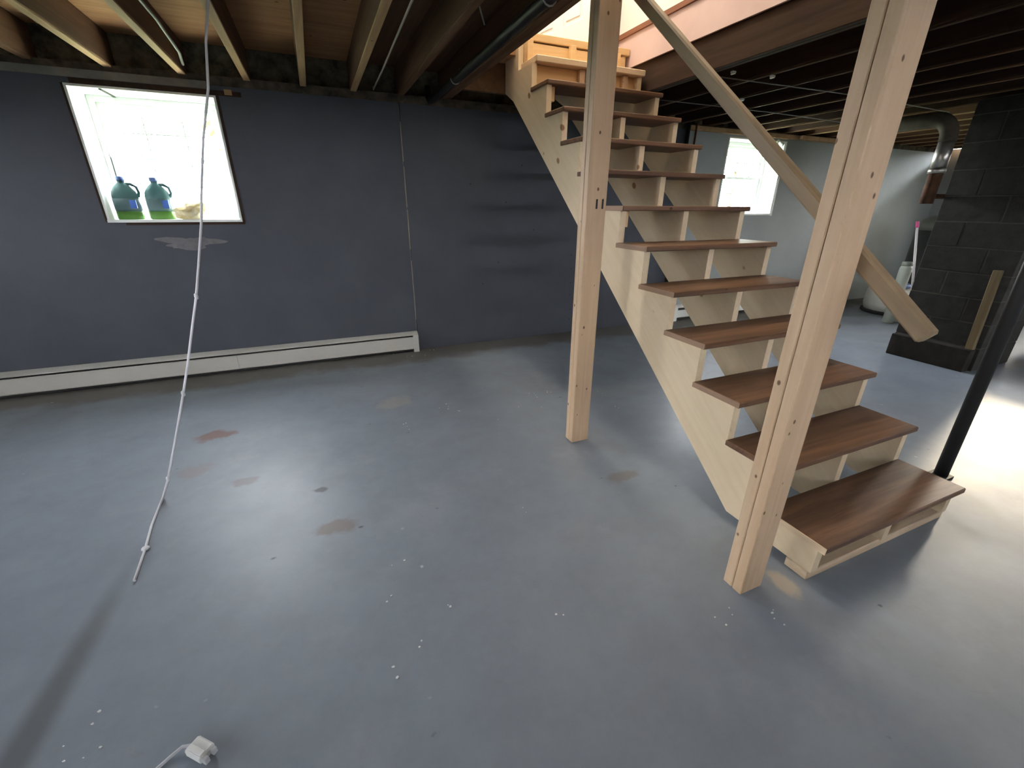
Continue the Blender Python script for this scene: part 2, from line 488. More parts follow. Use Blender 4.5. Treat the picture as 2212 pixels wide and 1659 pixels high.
pm = mottled('chalky_patch', (0.12, 0.12, 0.13), (0.19, 0.185, 0.195), 10, 0.8)
ptch = MB()
random.seed(3)
n = 40
ring = []
for k in range(n):
    a = 2 * PI * k / n
    q = 1 + 0.25 * math.sin(3 * a + 0.6) + 0.18 * math.sin(5 * a + 2.0) + random.uniform(-0.1, 0.1)
    ring.append((-0.88 + 0.19 * math.cos(a) * q, 1.045 + 0.042 * math.sin(a) * q))
ptch.add([(x, WY - 0.0012, z) for x, z in ring] + [(x, WY + 0.001, z) for x, z in ring], [list(range(n))] + [(k, (k + 1) % n, n + (k + 1) % n, n + k) for k in range(n)])
ptch.build('filler_patch', pm, wb)

wl = slab_holes(MB(), 'x', X0 - 0.3, X0, Y0 - 0.3, WY + 0.35, 0, ZJ, [H5]).build('wall_left', M['wall_dark'])
tag(wl, 'left basement wall painted slate grey', 'wall', kind='structure')
wr = slab_holes(MB(), 'x', X1, X1 + 0.3, Y0 - 0.3, WY + 0.35, 0, ZJ, [H3]).build('wall_right', M['wall_light'])
tag(wr, 'right basement wall painted pale grey', 'wall', kind='structure')
wf = slab_holes(MB(), 'y', Y0 - 0.3, Y0, X0, X1, 0, ZJ, []).build('wall_front', M['wall_dark'])
tag(wf, 'basement wall behind the camera painted slate grey', 'wall', kind='structure')

# sill plate and rim on top of the back wall
t1 = MB().box(X0, X1, WY + 0.005, WY + 0.16, ZW, ZJ).build('trim_1', M['sill_dirty'])
tag(t1, 'grimy timber sill plate on top of the back wall', 'sill plate', kind='structure')
box(X0, X1, WY + 0.10, WY + 0.16, ZJ, ZS).build('rim_board', M['insulation'], t1)
box(-1.75, -0.55, WY - 0.012, WY + 0.02, 2.055, 2.10).build('lintel_board', mottled('weathered_lintel', (0.17, 0.17, 0.15), (0.25, 0.24, 0.21), 8, 0.9), t1)
box(-1.30, -0.35, WY - 0.004, WY + 0.02, 2.022, 2.052).build('lintel_board', M['joist_dark'], t1)
box(-0.452, -0.405, WY - 0.006, WY + 0.02, 2.028, 2.062).build('shim', M['joist_pale'], t1)
box(3.8, 6.38, WY - 0.03, WY + 0.02, 2.075, 2.12).build('ledger_board', M['joist_pale'], t1)

# ceiling: subfloor with the stairwell hole, joists as pieces
OX0, OX1, OY0, OY1 = 1.20, 2.50, 1.15, 3.52
ce = MB()
ce.box(X0 - 0.3, 0.42, Y0 - 0.3, WY + 0.35, ZS, ZF)
ce.box(OX0, OX1, Y0 - 0.3, OY0, ZS, ZF)
ce.box(OX0, OX1, OY1, WY + 0.35, ZS, ZF)
ceil = ce.build('ceiling', M['subfloor'])
tag(ceil, 'open basement ceiling of bare joists under the floor above', 'ceiling', kind='structure')
box(OX1, X1 + 0.3, Y0 - 0.3, WY + 0.35, ZS, ZF).build('subfloor', M['subfloor_shaded'], ceil)
box(0.42, OX0, Y0 - 0.3, WY + 0.35, ZS, ZF).build('subfloor', M['joist'], ceil)  # darker wood colour stands in for light falling off to the right
lows = [-5.1, -4.7, -4.3, -3.88, -3.47, -3.06, -2.66, -2.26, -1.86, -1.47, -1.08, -0.68, -0.295, 0.07, 0.425, 0.785]
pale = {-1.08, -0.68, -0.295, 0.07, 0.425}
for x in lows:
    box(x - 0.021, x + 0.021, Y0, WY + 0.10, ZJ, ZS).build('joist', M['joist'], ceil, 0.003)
    box(x - 0.022, x + 0.020, Y0, WY + 0.004, ZJ - 0.012, ZJ - 0.0005).build('lit_underside_strip', M['joist_pale'] if x in pale else M['joist'], ceil, 0.002)  # added strip, its colour stands in for light on the joist underside
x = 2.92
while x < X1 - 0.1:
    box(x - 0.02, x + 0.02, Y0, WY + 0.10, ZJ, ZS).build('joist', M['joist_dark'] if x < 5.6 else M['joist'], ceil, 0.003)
    box(x - 0.014, x + 0.012, Y0, WY + 0.004, ZJ - 0.010, ZJ - 0.0005).build('lit_underside_strip', M['strip_dim'] if x < 3.6 else M['joist'] if x < 5.6 else M['joist_pale'], ceil, 0.002)  # same added strips, toned by how lit the joist bottoms look
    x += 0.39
for a in (1.122, 1.162):
    box(a - 0.002, a + 0.036, Y0, WY + 0.10, ZJ, ZS).build('trimmer_joist', M['joist'], ceil, 0.003)
for a in (2.505, 2.545):
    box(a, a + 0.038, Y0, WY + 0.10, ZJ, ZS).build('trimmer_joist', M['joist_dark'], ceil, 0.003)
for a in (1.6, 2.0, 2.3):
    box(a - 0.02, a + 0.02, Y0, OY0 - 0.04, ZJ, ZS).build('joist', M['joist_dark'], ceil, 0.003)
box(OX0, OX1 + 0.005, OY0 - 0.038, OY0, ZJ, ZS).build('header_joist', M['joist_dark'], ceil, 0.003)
box(OX0, OX1 + 0.005, 3.735, 3.775, ZJ, ZS).build('header_joist', M['joist'], ceil, 0.003)

# rooms above the opening
ZU = 4.85
w = box(OX1, OX1 + 0.1, 1.05, 4.45, ZF, ZU).build('wall_stairwell_right', M['white_wall'])
tag(w, 'white right wall of the stairwell above the basement ceiling', 'wall', kind='structure')
w = box(OX0 - 0.1, OX0, 1.05, 4.45, ZF, ZU).build('wall_stairwell_left', M['white_wall'])
tag(w, 'white left wall of the stairwell above the basement ceiling', 'wall', kind='structure')
w = box(OX0 - 0.1, OX1 + 0.1, 4.45, 4.55, ZF - 0.1, ZU).build('wall_stairwell_back', M['white_wall'])
tag(w, 'white end wall at the top of the stairs', 'wall', kind='structure')
w = box(OX0 - 0.1, OX1 + 0.1, 1.05, 1.15, ZF, ZU).build('wall_stairwell_front', M['white_wall'])
tag(w, 'white wall over the foot of the stairs', 'wall', kind='structure')
w = box(OX0 - 0.1, OX1 + 0.1, 1.05, 4.55, ZU, ZU + 0.08).build('ceiling_stairwell', M['white_wall'])
tag(w, 'white ceiling over the stairwell', 'ceiling', kind='structure')
t = box(2.484, 2.4995, OY0, 3.73, ZS, 2.555).build('trim_2', M['pink_board'])
tag(t, 'pinkish painted board lining the stairwell edge', 'skirt board', kind='structure')
t = MB().box(2.470, 2.4995, OY0, 3.73, 2.556, 2.578).box(2.476, 2.4995, OY0, 3.73, 2.579, 2.592).build('trim_3', M['brown_trim'])
tag(t, 'thin brown moulding above the pinkish stairwell board', 'moulding', kind='structure')

# open panel door at the head of the stairs
d = thing('door_1', (2.22, 3.60, 2.465), 'white panelled door standing open at the head of the stairs', 'door', kind='structure')
da = math.radians(13)
def door_box(u0, u1, t0, t1, z0, z1):
    mb = box(t0, t1, u0, u1, z0, z1)
    out = MB()
    out.f, out.smooth = mb.f, mb.smooth
    for p in mb.v:
        out.v.append((2.22 + p[0] * math.cos(da) - p[1] * math.sin(da), 3.60 + p[0] * math.sin(da) + p[1] * math.cos(da), 2.465 + p[2]))
    return out
door_box(0, 0.78, 0, 0.022, 0.012, 2.0).build('slab', M['door_white'], d)
for a, b in ((0, 0.11), (0.335, 0.445), (0.67, 0.78)):
    door_box(a, b, -0.010, 0, 0.012, 2.0).build('stile', M['door_white'], d, 0.003)
for a, b in ((0.012, 0.23), (0.80, 0.95), (1.50, 1.60), (1.88, 2.0)):
    for p, q in ((0.11, 0.335), (0.445, 0.67)):
        door_box(p, q, -0.010, 0, a, b).build('rail', M['door_white'], d, 0.003)
for a, b in ((0.23, 0.80), (0.95, 1.50), (1.60, 1.88)):
    for p, q in ((0.11, 0.335), (0.445, 0.67)):
        door_box(p + 0.03, q - 0.03, -0.007, 0, a + 0.03, b - 0.03).build('raised_panel', M['door_white'], d, 0.004)
kb = door_box(0.06, 0.061, -0.04, -0.0101, 0.95, 0.951)
c0 = Vector(kb.v[0])
MB().tube([c0 + Vector((0.03, 0.007, 0)), c0], [0.012, 0.012], 12).lathe([(0.0, -0.024), (0.02, -0.018), (0.026, 0.0), (0.02, 0.018), (0.0, 0.024)], tuple(c0 - Vector((0.012, 0.003, 0))), 14).build('knob', M['brass'], d)

# lamp above the stairs (out of frame, lights the stairwell)
lp = thing('ceiling_lamp', (1.42, 3.2, ZU), 'round white ceiling lamp over the top of the stairs', 'lamp')
MB().lathe([(0.0, -0.03), (0.09, -0.028), (0.09, 0.0)], (1.42, 3.2, ZU), 20).build('canopy', M['brass'], lp)
MB().lathe([(0.0, -0.13), (0.07, -0.115), (0.11, -0.07), (0.115, -0.031)], (1.42, 3.2, ZU), 20).build('shade', M['lamp_glass'], lp)
lamp = bpy.data.lights.new('lamp_bulb', 'POINT')
lamp.energy = 62
lamp.color = (1.0, 0.90, 0.76)
lamp.shadow_soft_size = 0.14
lo = bpy.data.objects.new('lamp_bulb', lamp); COL.objects.link(lo)
lo.parent = lp; lo.location = (0, 0, -0.32)

# ------------------------------------------------------------------ windows
def window(name, H, label, yg, xo=(0.06, 0.07), muntin_v=2):
    x0, x1, z0, z1 = H
    r = thing(name, ((x0 + x1) / 2, WY, z0), label, 'window', kind='structure')
    wp = M['white_paint']; t = 0.014
    box(x0, x0 + t, WY - 0.004, yg + 0.03, z0 + t, z1 - t).build('jamb', wp, r)
    box(x1 - t, x1, WY - 0.004, yg + 0.03, z0 + t, z1 - t).build('jamb', wp, r)
    box(x0, x1, WY - 0.004, yg + 0.03, z1 - t, z1).build('head', wp, r)
    box(x0, x1, WY - 0.012, yg + 0.03, z0 - 0.004, z0 + t).build('sill', wp, r)
    fx0, fx1, fz0, fz1 = x0 + t, x1 - t, z0 + t, z1 - t
    # outer frame
    MB().box(fx0, fx0 + 0.035, yg - 0.03, yg + 0.03, fz0, fz1).box(fx1 - 0.035, fx1, yg - 0.03, yg + 0.03, fz0, fz1).box(fx0 + 0.035, fx1 - 0.035, yg - 0.03, yg + 0.03, fz1 - 0.035, fz1).box(fx0 + 0.035, fx1 - 0.035, yg - 0.03, yg + 0.03, fz0, fz0 + 0.035).build('window_frame', wp, r, 0.003)
    a0, a1, b0, b1 = fx0 + 0.035, fx1 - 0.035, fz0 + 0.035, fz1 - 0.035
    zm = (b0 + b1) / 2 + 0.01
    for k, (lo_, hi_, yy) in enumerate(((b0, zm + 0.012, yg - 0.012), (zm - 0.012, b1, yg + 0.014))):
        s = MB().box(a0, a0 + 0.028, yy - 0.012, yy + 0.012, lo_, hi_).box(a1 - 0.028, a1, yy - 0.012, yy + 0.012, lo_, hi_)
        s.box(a0 + 0.028, a1 - 0.028, yy - 0.012, yy + 0.012, lo_, lo_ + 0.024).box(a0 + 0.028, a1 - 0.028, yy - 0.012, yy + 0.012, hi_ - 0.024, hi_)
        s = s.build('sash', wp, r, 0.002)
        box(a0 + 0.02, a1 - 0.02, yy - 0.002, yy + 0.002, lo_ + 0.02, hi_ - 0.02).build('pane', M['glass'], s)
        zz = (lo_ + hi_) / 2
        box(a0 + 0.028, a1 - 0.028, yy - 0.007, yy - 0.0025, zz - 0.005, zz + 0.005).build('muntin', wp, s)
        for j in range(muntin_v):
            xx = a0 + (a1 - a0) * (j + 1) / (muntin_v + 1)
            box(xx - 0.005, xx + 0.005, yy - 0.0068, yy - 0.0028, lo_ + 0.024, hi_ - 0.024).build('muntin', wp, s)
        if k == 0:
            for xx in (a0 + (a1 - a0) * 0.25, a0 + (a1 - a0) * 0.75):
                box(xx - 0.022, xx + 0.022, yy - 0.022, yy + 0.008, hi_, hi_ + 0.014).build('sash_lock', wp, s, 0.002)
    return r
w1 = window('window_1', H1, 'bright sash window with jugs standing on its deep sill', 4.39)
w2 = window('window_2', H2, 'bright sash window in the pale wall behind the stairs', 4.34)
box(-1.165, -1.150, WY + 0.01, 4.355, 2.000, 2.0055).build('weather_strip', M['dark_rubber'], w1)
# narrow black casing edge around the first window
box(H1[0] - 0.012, H1[0] - 0.001, WY - 0.006, WY - 0.0005, H1[2], H1[3]).build('casing_strip', M['joist_dark'], w1)
box(H1[1] + 0.001, H1[1] + 0.018, WY - 0.006, WY - 0.0005, H1[2] - 0.01, H1[3]).build('casing_strip', M['joist_dark'], w1)
box(H1[0] + 0.10, H1[1] + 0.014, WY - 0.006, WY - 0.0005, H1[2] - 0.022, H1[2] - 0.006).build('casing_strip', M['joist_dark'], w1)
# white casing of the second window
box(H2[1] + 0.001, H2[1] + 0.022, WY - 0.010, WY - 0.0005, H2[2] - 0.012, H2[3]).build('casing_strip', M['white_paint'], w2)

def window_side(name, axis, c, inward, a0, a1, z0, z1, label, pane='glass'):
    """plain slider window in a side wall: c is the inner wall face, inward the room's direction"""
    out = -inward
    g = c + out * 0.16
    mid = (a0 + a1) / 2
    loc = (c, mid, z0) if axis == 'x' else (mid, c, z0)
    r = thing(name, loc, label, 'window', kind='structure')
    def bx(u0, u1, d0, d1, p, q):
        d0, d1 = sorted((d0, d1))
        return box(d0, d1, u0, u1, p, q) if axis == 'x' else box(u0, u1, d0, d1, p, q)
    f = MB()
    for (u0, u1, p, q) in ((a0, a0 + 0.05, z0, z1), (a1 - 0.05, a1, z0, z1), (a0 + 0.05, a1 - 0.05, z0, z0 + 0.05), (a0 + 0.05, a1 - 0.05, z1 - 0.05, z1), (mid - 0.03, mid + 0.03, z0 + 0.05, z1 - 0.05)):
        b = bx(u0, u1, g - 0.03, g + 0.03, p, q); f.add(b.v, b.f)
    f.build('window_frame', M['white_paint'], r, 0.003)
    bx(a0 + 0.05, mid - 0.03, g - 0.002, g + 0.002, z0 + 0.05, z1 - 0.05).build('pane', M[pane], r)
    bx(mid + 0.03, a1 - 0.05, g - 0.002, g + 0.002, z0 + 0.05, z1 - 0.05).build('pane', M[pane], r)
    bx(a0 - 0.02, a1 + 0.02, c, c + inward * 0.03, z0 - 0.03, z0 - 0.002).build('sill', M['white_paint'], r)
    return r
window_side('window_3', 'x', X1, -1, H3[0], H3[1], H3[2], H3[3], 'wide window with dimmed panes in the right wall beyond the chimney', 'glass_dimmed')

window_side('window_4', 'x', X0, 1, H5[0], H5[1], H5[2], H5[3], 'wide window in the far left wall')

# ground and greenery outside
g = MB()
GZ = 0.88
for a in ((-40, 40, 4.46, 40), (-40, 40, -40, -3.81), (-40, -5.81, -3.81, 4.46), (9.21, 40, -3.81, 4.46)):
    g.box(*a, GZ - 0.3, GZ)
gr = g.build('ground', M['grass'])
tag(gr, 'green lawn outside the basement windows', 'lawn', kind='structure')
def shrub(loc, h, r, label):
    o = thing('shrub', loc, label, 'shrub', 'shrubs outside the windows')
    MB().tube([loc, (loc[0] + 0.05, loc[1], loc[2] + h * 0.6)], [0.05, 0.03], 8).build('trunk', M['bark'], o)
    mb = MB()
    for _ in range(900):
        a, b, q = random.uniform(0, 2 * PI), math.acos(random.uniform(-1, 1)), random.random() ** 0.4
        c = Vector((loc[0] + r * q * math.sin(b) * math.cos(a), loc[1] + r * q * math.sin(b) * math.sin(a), loc[2] + h * 0.58 + h * 0.42 * q * math.cos(b)))
        u = Vector((random.uniform(-1, 1), random.uniform(-1, 1), random.uniform(-1, 1))).normalized() * 0.09
        v_ = u.orthogonal().normalized() * 0.04
        mb.add([c - u, c + v_, c + u, c - v_], [(0, 1, 2, 3)])
    fo = mb.build('foliage', M['leaf'], o); fo['kind'] = 'stuff'
shrub((-0.55, 9.0, GZ), 2.6, 0.9, 'leafy shrub outside the window with jugs on its sill')
shrub((9.6, 8.6, GZ), 3.0, 1.2, 'leafy shrub outside the window behind the stairs')

# ------------------------------------------------------------------ staircase
XL, SW, SY1, SZ1, RUN, DEP, RISE, TT = 1.5235, 0.9475, 0.6543, 0.184, 0.2319, 0.2635, 0.19, 0.026
OV = 0.03
st = thing('staircase', ((XL * 2 + SW) / 2, SY1, 0), 'open wooden staircase with pale stringers and brown stained treads', 'staircase')
def yz(i): return SY1 + (i - 1) * RUN, SZ1 + (i - 1) * RISE
poly = [(SY1 + OV, 0.04)]
for i in range(1, 13):
    y, z = yz(i); tt = TT if i < 12 else 0.04
    poly.append((y + OV, z - tt))
    poly.append((y + RUN + OV, z - tt))
y13, z13 = yz(13)
poly += [(y13 + OV, 2.42), (3.715, 2.42), (3.715, 2.135), (3.56, 2.058), (1.075, 0.04)]
for x in (XL + 0.010, 1.977, 2.428):
    MB().prism_x(poly, x, x + 0.038).build('stringer', M['pine_s'], st)
box(XL + 0.006, XL + SW - 0.004, SY1 + 0.036, SY1 + 0.125, 0, 0.039).build('kicker_plate', M['pine_x'], st, 0.003)
for i in range(1, 12):
    y, z = yz(i)
    jit = random.uniform(-0.006, 0.006)
    tr = box(XL, XL + SW + jit, y, y + DEP, z - TT, z).build('tread', M['tread'], st, 0.004)
for i in (3, 4, 5, 6, 7):
    ya, za = yz(i)
    box(XL - 0.0025, XL - 0.0002, ya + 0.001, ya + DEP - 0.001, za - TT + 0.001, za - 0.001).build('end_grain', M['end_grain'], st)
box(XL - 0.0045, XL - 0.0003, SY1, SY1 + DEP, SZ1 - TT, SZ1 + 0.001).build('edge_strip', M['pine_y'], st)
y, z = yz(12)
tr = box(XL + 0.03, XL + SW + 0.004, y, y + DEP - 0.002, z - 0.039, z).build('tread', M['pine_x'], st, 0.004)
tr['label'] = 'unstained pale pine tread'
# unstained boards closing the two top steps
box(XL + 0.05, XL + SW - 0.03, yz(12)[0] + RUN + 0.005, yz(12)[0] + RUN + 0.029, z + 0.002, 2.405).build('riser_board', M['warm_pine'], st)
box(XL + 0.05, XL + SW - 0.03, yz(12)[0] + 0.075, yz(12)[0] + 0.095, yz(11)[1] + 0.005, z - 0.042).build('riser_board', M['warm_pine'], st)
box(XL + 0.09, XL + SW + 0.01, y13 + 0.0, y13 + 0.075, z13 - 0.045, z13).build('landing_nosing', M['warm_pine'], st, 0.003)
for xa in (XL + 0.052, 1.93, 2.33):
    box(xa, xa + 0.045, yz(12)[0] + RUN - 0.035, yz(12)[0] + RUN + 0.004, z + 0.003, z13 - 0.047).build('block', M['warm_pine'], st, 0.002)
for xa in (1.92, 2.30):
    box(xa, xa + 0.045, yz(12)[0] + 0.036, yz(12)[0] + 0.074, yz(11)[1] + 0.006, z - 0.042).build('block', M['pine_z'], st, 0.002)
# cleats behind the near stringer
for i in (7, 11):
    y, z = yz(i)
    box(XL + 0.049, XL + 0.088, y + 0.06, y + 0.21, z - TT - 0.085, z - TT - 0.001).build('cleat', M['warm_pine'], st, 0.002)

# ------------------------------------------------------------------ posts and handrail
def post(x0, x1, y0, y1, top_dx, zt, label):
    o = thing('support_post', ((x0 + x1) / 2, (y0 + y1) / 2, 0), label, 'post', 'doubled timber posts beside the stairs')
    ym = (y0 + y1) / 2
    for a, b, dz in ((y0, ym - 0.0012, 0.0), (ym + 0.0012, y1, 0.0)):
        mb = box(x0, x1, a, b, 0, zt - dz)
        mb.v = [(p[0] + top_dx[0] * p[2] / zt, p[1] + top_dx[1] * p[2] / zt, p[2]) for p in mb.v]
        mb.build('stud', M['pine_z'], o, 0.003)
    return o
p1 = post(1.232, 1.345, 1.935, 2.010, (-0.012, 0.0), 2.46, 'doubled pine post standing on the floor left of mid staircase')
post(1.240, 1.350, 0.738, 0.815, (-0.010, 0.0), 2.46, 'near doubled pine post in front of the lowest treads')
for mx in (1.282, 1.316):
    box(mx - 0.005, mx + 0.005, 1.9338, 1.9348, 1.308, 1.352).build('ink_mark', M['nail'], p1)
hr = thing('handrail', (1.372, 0.53, 1.02), 'sloping wooden handrail fixed to the two pine posts', 'handrail')
dv = Vector((0, 0.2319, 0.1936)).normalized()
pa = Vector((1.3735, 0.545, 1.020)); pb = pa + dv * 2.15
MB().beam(pa, pb, 0.036, 0.044).build('rail', M['rail_wood'], hr, 0.006)

# ------------------------------------------------------------------ baseboard heaters
def heater(x0, x1, label, both=False, hm='heater', top=0.150, low=0.036):
    o = thing('baseboard_heater', ((x0 + x1) / 2, WY, 0), label, 'heater', 'white baseboard heaters along the back wall')
    y = WY - 0.0005 if x0 < 1 else WY - 0.0005
    box(x0, x1, y - 0.008, y, 0.015, 0.190).build('back_plate', M[hm], o)
    MB().prism_x([(y - 0.0085, 0.190), (y - 0.0085, 0.178), (y - 0.045, 0.168), (y - 0.058, 0.162), (y - 0.058, 0.167), (y - 0.045, 0.175)], x0, x1).build('hood', M[hm], o)
    n = max(1, round((x1 - x0) / 1.45)); L = (x1 - x0) / n
    for k in range(n):
        MB().prism_x([(y - 0.060, top), (y - 0.066, top - 0.004), (y - 0.066, low), (y - 0.058, low - 0.008), (y - 0.056, low - 0.006), (y - 0.063, low + 0.002), (y - 0.063, top - 0.005)], x0 + k * L + 0.001, x0 + (k + 1) * L - 0.001).build('front_cover', M[hm], o)
    box(x0 + 0.005, x1 - 0.005, y - 0.052, y - 0.0085, 0.012, 0.150).build('fin_element', M['black_gap'], o)
    ends = [(x1 - 0.045, x1 + 0.004)] + ([(x0 - 0.004, x0 + 0.045)] if both else [])
    for a, b in ends:
        MB().prism_x([(y - 0.0082, 0.0), (y - 0.0082, 0.194), (y - 0.040, 0.190), (y - 0.069, 0.166), (y - 0.069, 0.0)], a, b).build('end_cap', M[hm], o)
    return o
heater(-5.3, 0.755, 'long cream baseboard heater under the window with jugs')
heater(3.93, 6.36, 'white baseboard heater seen through the stairs under the far window', True, 'heater_white', 0.134, 0.048)

# ------------------------------------------------------------------ pipes on the pale wall
def wall_pipe(x, r, z0, z1, m, label):
    o = thing('wall_pipe', (x, WY - 0.03, z0), label, 'pipe')
    MB().tube([(x, WY - 0.03, z0), (x, WY - 0.03, z1)], r, 12).build('pipe', m, o)
    for z in (0.7, 1.7):
        if z0 < z < z1:
            box(x - r - 0.008, x + r + 0.008, WY - 0.028, WY - 0.001, z, z + 0.018).build('clip', M['galv'], o)
wall_pipe(3.765, 0.024, 0.0, ZJ, M['iron_pipe'], 'black vertical pipe on the back wall behind the stairs')
wall_pipe(3.875, 0.011, 0.21, ZJ, M['copper'], 'thin brown pipe beside the black wall pipe behind the stairs')

o = thing('wall_bracket', (5.181, WY, 2.006), 'small white bracket beside the top of the window behind the stairs', 'bracket')
MB().tube([(5.181, WY - 0.001, 2.036), (5.171, WY - 0.03, 2.033)], [0.028, 0.022], 14).build('base', M['plastic_white'], o)
MB().tube([(5.171, WY - 0.0305, 2.033), (5.201, WY - 0.075, 2.001)], [0.016, 0.020], 14).build('stem', M['plastic_white'], o)

# raw framing at the end of the pale wall
fr = thing('stud_frame', (6.48, WY + 0.03, 0), 'raw timber studs at the edge of the pale wall behind the near post', 'stud')
box(6.405, 6.445, WY - 0.03, WY + 0.029, 0, 2.075).build('stud', M['joist_dark'], fr, 0.003)
box(6.448, 6.545, WY - 0.05, WY + 0.029, 0, 2.074).build('stud', M['raw_stud'], fr, 0.003)
box(5.5, 6.545, WY - 0.075, WY - 0.034, 2.078, 2.118).build('plate', M['raw_stud'], fr, 0.003)

# ------------------------------------------------------------------ pipe and cables under the left joists
o = thing('drain_pipe', (0.975, 1.2, 2.08), 'black iron pipe slung under the joists beside the stairwell', 'pipe')
MB().tube([(0.955, -0.5, 2.075), (0.975, 2.6, 2.075), (0.985, 3.9, 2.08), (0.99, 3.98, 2.09), (0.99, 4.02, 2.12), (0.99, 4.02, 2.20)], 0.026, 12).build('pipe', M['iron_pipe'], o)
for y in (1.9, 3.2):
    MB().tube([(0.97 + 0.030 * math.cos(a), y, 2.075 + 0.030 * math.sin(a)) for a in [k * PI / 6 for k in range(-6, 1)]] + [(1.0, y, 2.135)], 0.004, 6).build('hanger', M['galv'], o)
def cable(path, r, m, label, cat='cable'):
    ob = MB().tube(path, r, 6).build('ceiling_cable', m, origin=path[0])
    tag(ob, label, cat, 'cables under the joists')
cable([(0.50, 1.2, 2.118), (0.515, 2.3, 2.118), (0.545, 3.3, 2.126), (0.56, 4.0, 2.132), (0.565, 4.04, 2.16)], 0.006, M['cable_pale'], 'thin pale cable running to the wall right of the pale joists')
cable([(-0.60, 1.5, 2.19), (-0.60, 2.6, 2.20), (-0.585, 3.2, 2.18), (-0.60, 3.7, 2.16), (-0.645, 4.0, 2.165)], 0.009, M['cable'], 'grey cable drooping beside the joist over the window with jugs')
cable([(2.60, 2.62, 2.124), (3.9, 2.56, 2.124), (5.4, 2.60, 2.124)], 0.004, M['cable'], 'thin cable crossing the dark joists right of the stairwell')
cable([(2.60, 3.32, 2.124), (3.9, 3.28, 2.124), (5.4, 3.34, 2.124)], 0.004, M['cable'], 'thin cable crossing the dark joists nearer the pale wall')
cable([(0.65, 1.8, 2.134), (0.78, 2.2, 2.132), (0.90, 2.45, 2.134)], 0.004, M['cable'], 'short wire crossing a joist beside the black ceiling pipe')
for k, (x, y, lab) in enumerate(((2.62, 2.50, 'small white cable clip on the dark ceiling nearest the stairwell'), (2.93, 2.46, 'small white cable clip on the second dark joist'), (3.31, 3.02, 'small white cable clip on the dark joist above the handrail'))):
    ob = MB().box(x - 0.016, x + 0.016, y - 0.010, y + 0.010, 2.118, 2.1295).box(x - 0.006, x + 0.006, y - 0.016, y + 0.016, 2.112, 2.118).build('cable_clip', M['plastic_white'], None, 0.002, (x, y, 2.1295))
    tag(ob, lab, 'clip', 'white clips on the dark joists')

# ------------------------------------------------------------------ hanging cord
cp = [(-0.272, 2.62, 2.127), (-0.280, 2.62, 2.10),
      (-0.313, 2.585, 1.957), (-0.337, 2.546, 1.781), (-0.393, 2.503, 1.58), (-0.434, 2.464, 1.395),
      (-0.464, 2.433, 1.243), (-0.503, 2.402, 1.087), (-0.544, 2.371, 0.929), (-0.587, 2.344, 0.789),
      (-0.637, 2.313, 0.625), (-0.678, 2.289, 0.501), (-0.721, 2.266, 0.376), (-0.766, 2.243, 0.249),
      (-0.816, 2.218, 0.11),
      (-0.866, 2.234, 0.006), (-0.855, 2.02, 0.006), (-0.835, 1.86, 0.006), (-0.819, 1.672, 0.006)]
hc = thing('hanging_cord', (-0.275, 2.62, 2.139), 'white cord hanging from a ceiling joist and trailing onto the floor', 'cord')
MB().tube(cp, 0.0052, 8).build('cord', M['cord'], hc)
for i in (8, 11, 14, 17):
    if i < len(cp):
        q = Vector(cp[min(i, len(cp) - 1)])
        MB().lathe([(0.0, -0.016), (0.007, -0.011), (0.0085, 0.0), (0.007, 0.011), (0.0, 0.016)] if q.z > 0.05 else [(0.0, 0.0), (0.016, 0.002), (0.013, 0.009), (0.0, 0.012)], (q.x, q.y, q.z if q.z > 0.05 else 0.001), 10).build('bead', M['cord'], hc)

# ------------------------------------------------------------------ white plug on the floor
o = thing('plug_block', (-0.47, 0.93, 0), 'small white plastic plug with a clear lead lying in the foreground', 'plug')
def rotz(mb, c, a):
    mb.v = [(c[0] + (p[0] - c[0]) * math.cos(a) - (p[1] - c[1]) * math.sin(a), c[1] + (p[0] - c[0]) * math.sin(a) + (p[1] - c[1]) * math.cos(a), p[2]) for p in mb.v]
    return mb
pc = (-0.470, 0.925); pa_ = -0.75
rotz(box(-0.500, -0.442, 0.907, 0.947, 0.004, 0.028), pc, pa_).build('body', M['plastic_white'], o, 0.004)
rotz(box(-0.495, -0.446, 0.912, 0.926, 0.028, 0.032), pc, pa_).build('ridge', M['plastic_white'], o, 0.001)
rotz(box(-0.442, -0.430, 0.910, 0.922, 0.006, 0.024), pc, pa_).build('prong', M['plastic_clear'], o, 0.001)
rotz(box(-0.442, -0.432, 0.932, 0.944, 0.006, 0.024), pc, pa_).build('prong', M['plastic_clear'], o, 0.001)
MB().tube([(-0.492, 0.948, 0.014), (-0.515, 0.955, 0.012), (-0.54, 0.945, 0.006), (-0.565, 0.928, 0.0045), (-0.585, 0.90, 0.0045), (-0.60, 0.87, 0.0045)], 0.0042, 8).build('lead', M['plastic_clear'], o)

# second scrap of clear lead at the left edge
o = MB().tube([(-1.33, 1.50, 0.004), (-1.28, 1.475, 0.004), (-1.245, 1.445, 0.008), (-1.225, 1.42, 0.004)], 0.0042, 8).build('wire_scrap', M['plastic_clear'], origin=(-1.28, 1.47, 0))
tag(o, 'short scrap of clear wire on the floor at the left edge', 'wire')

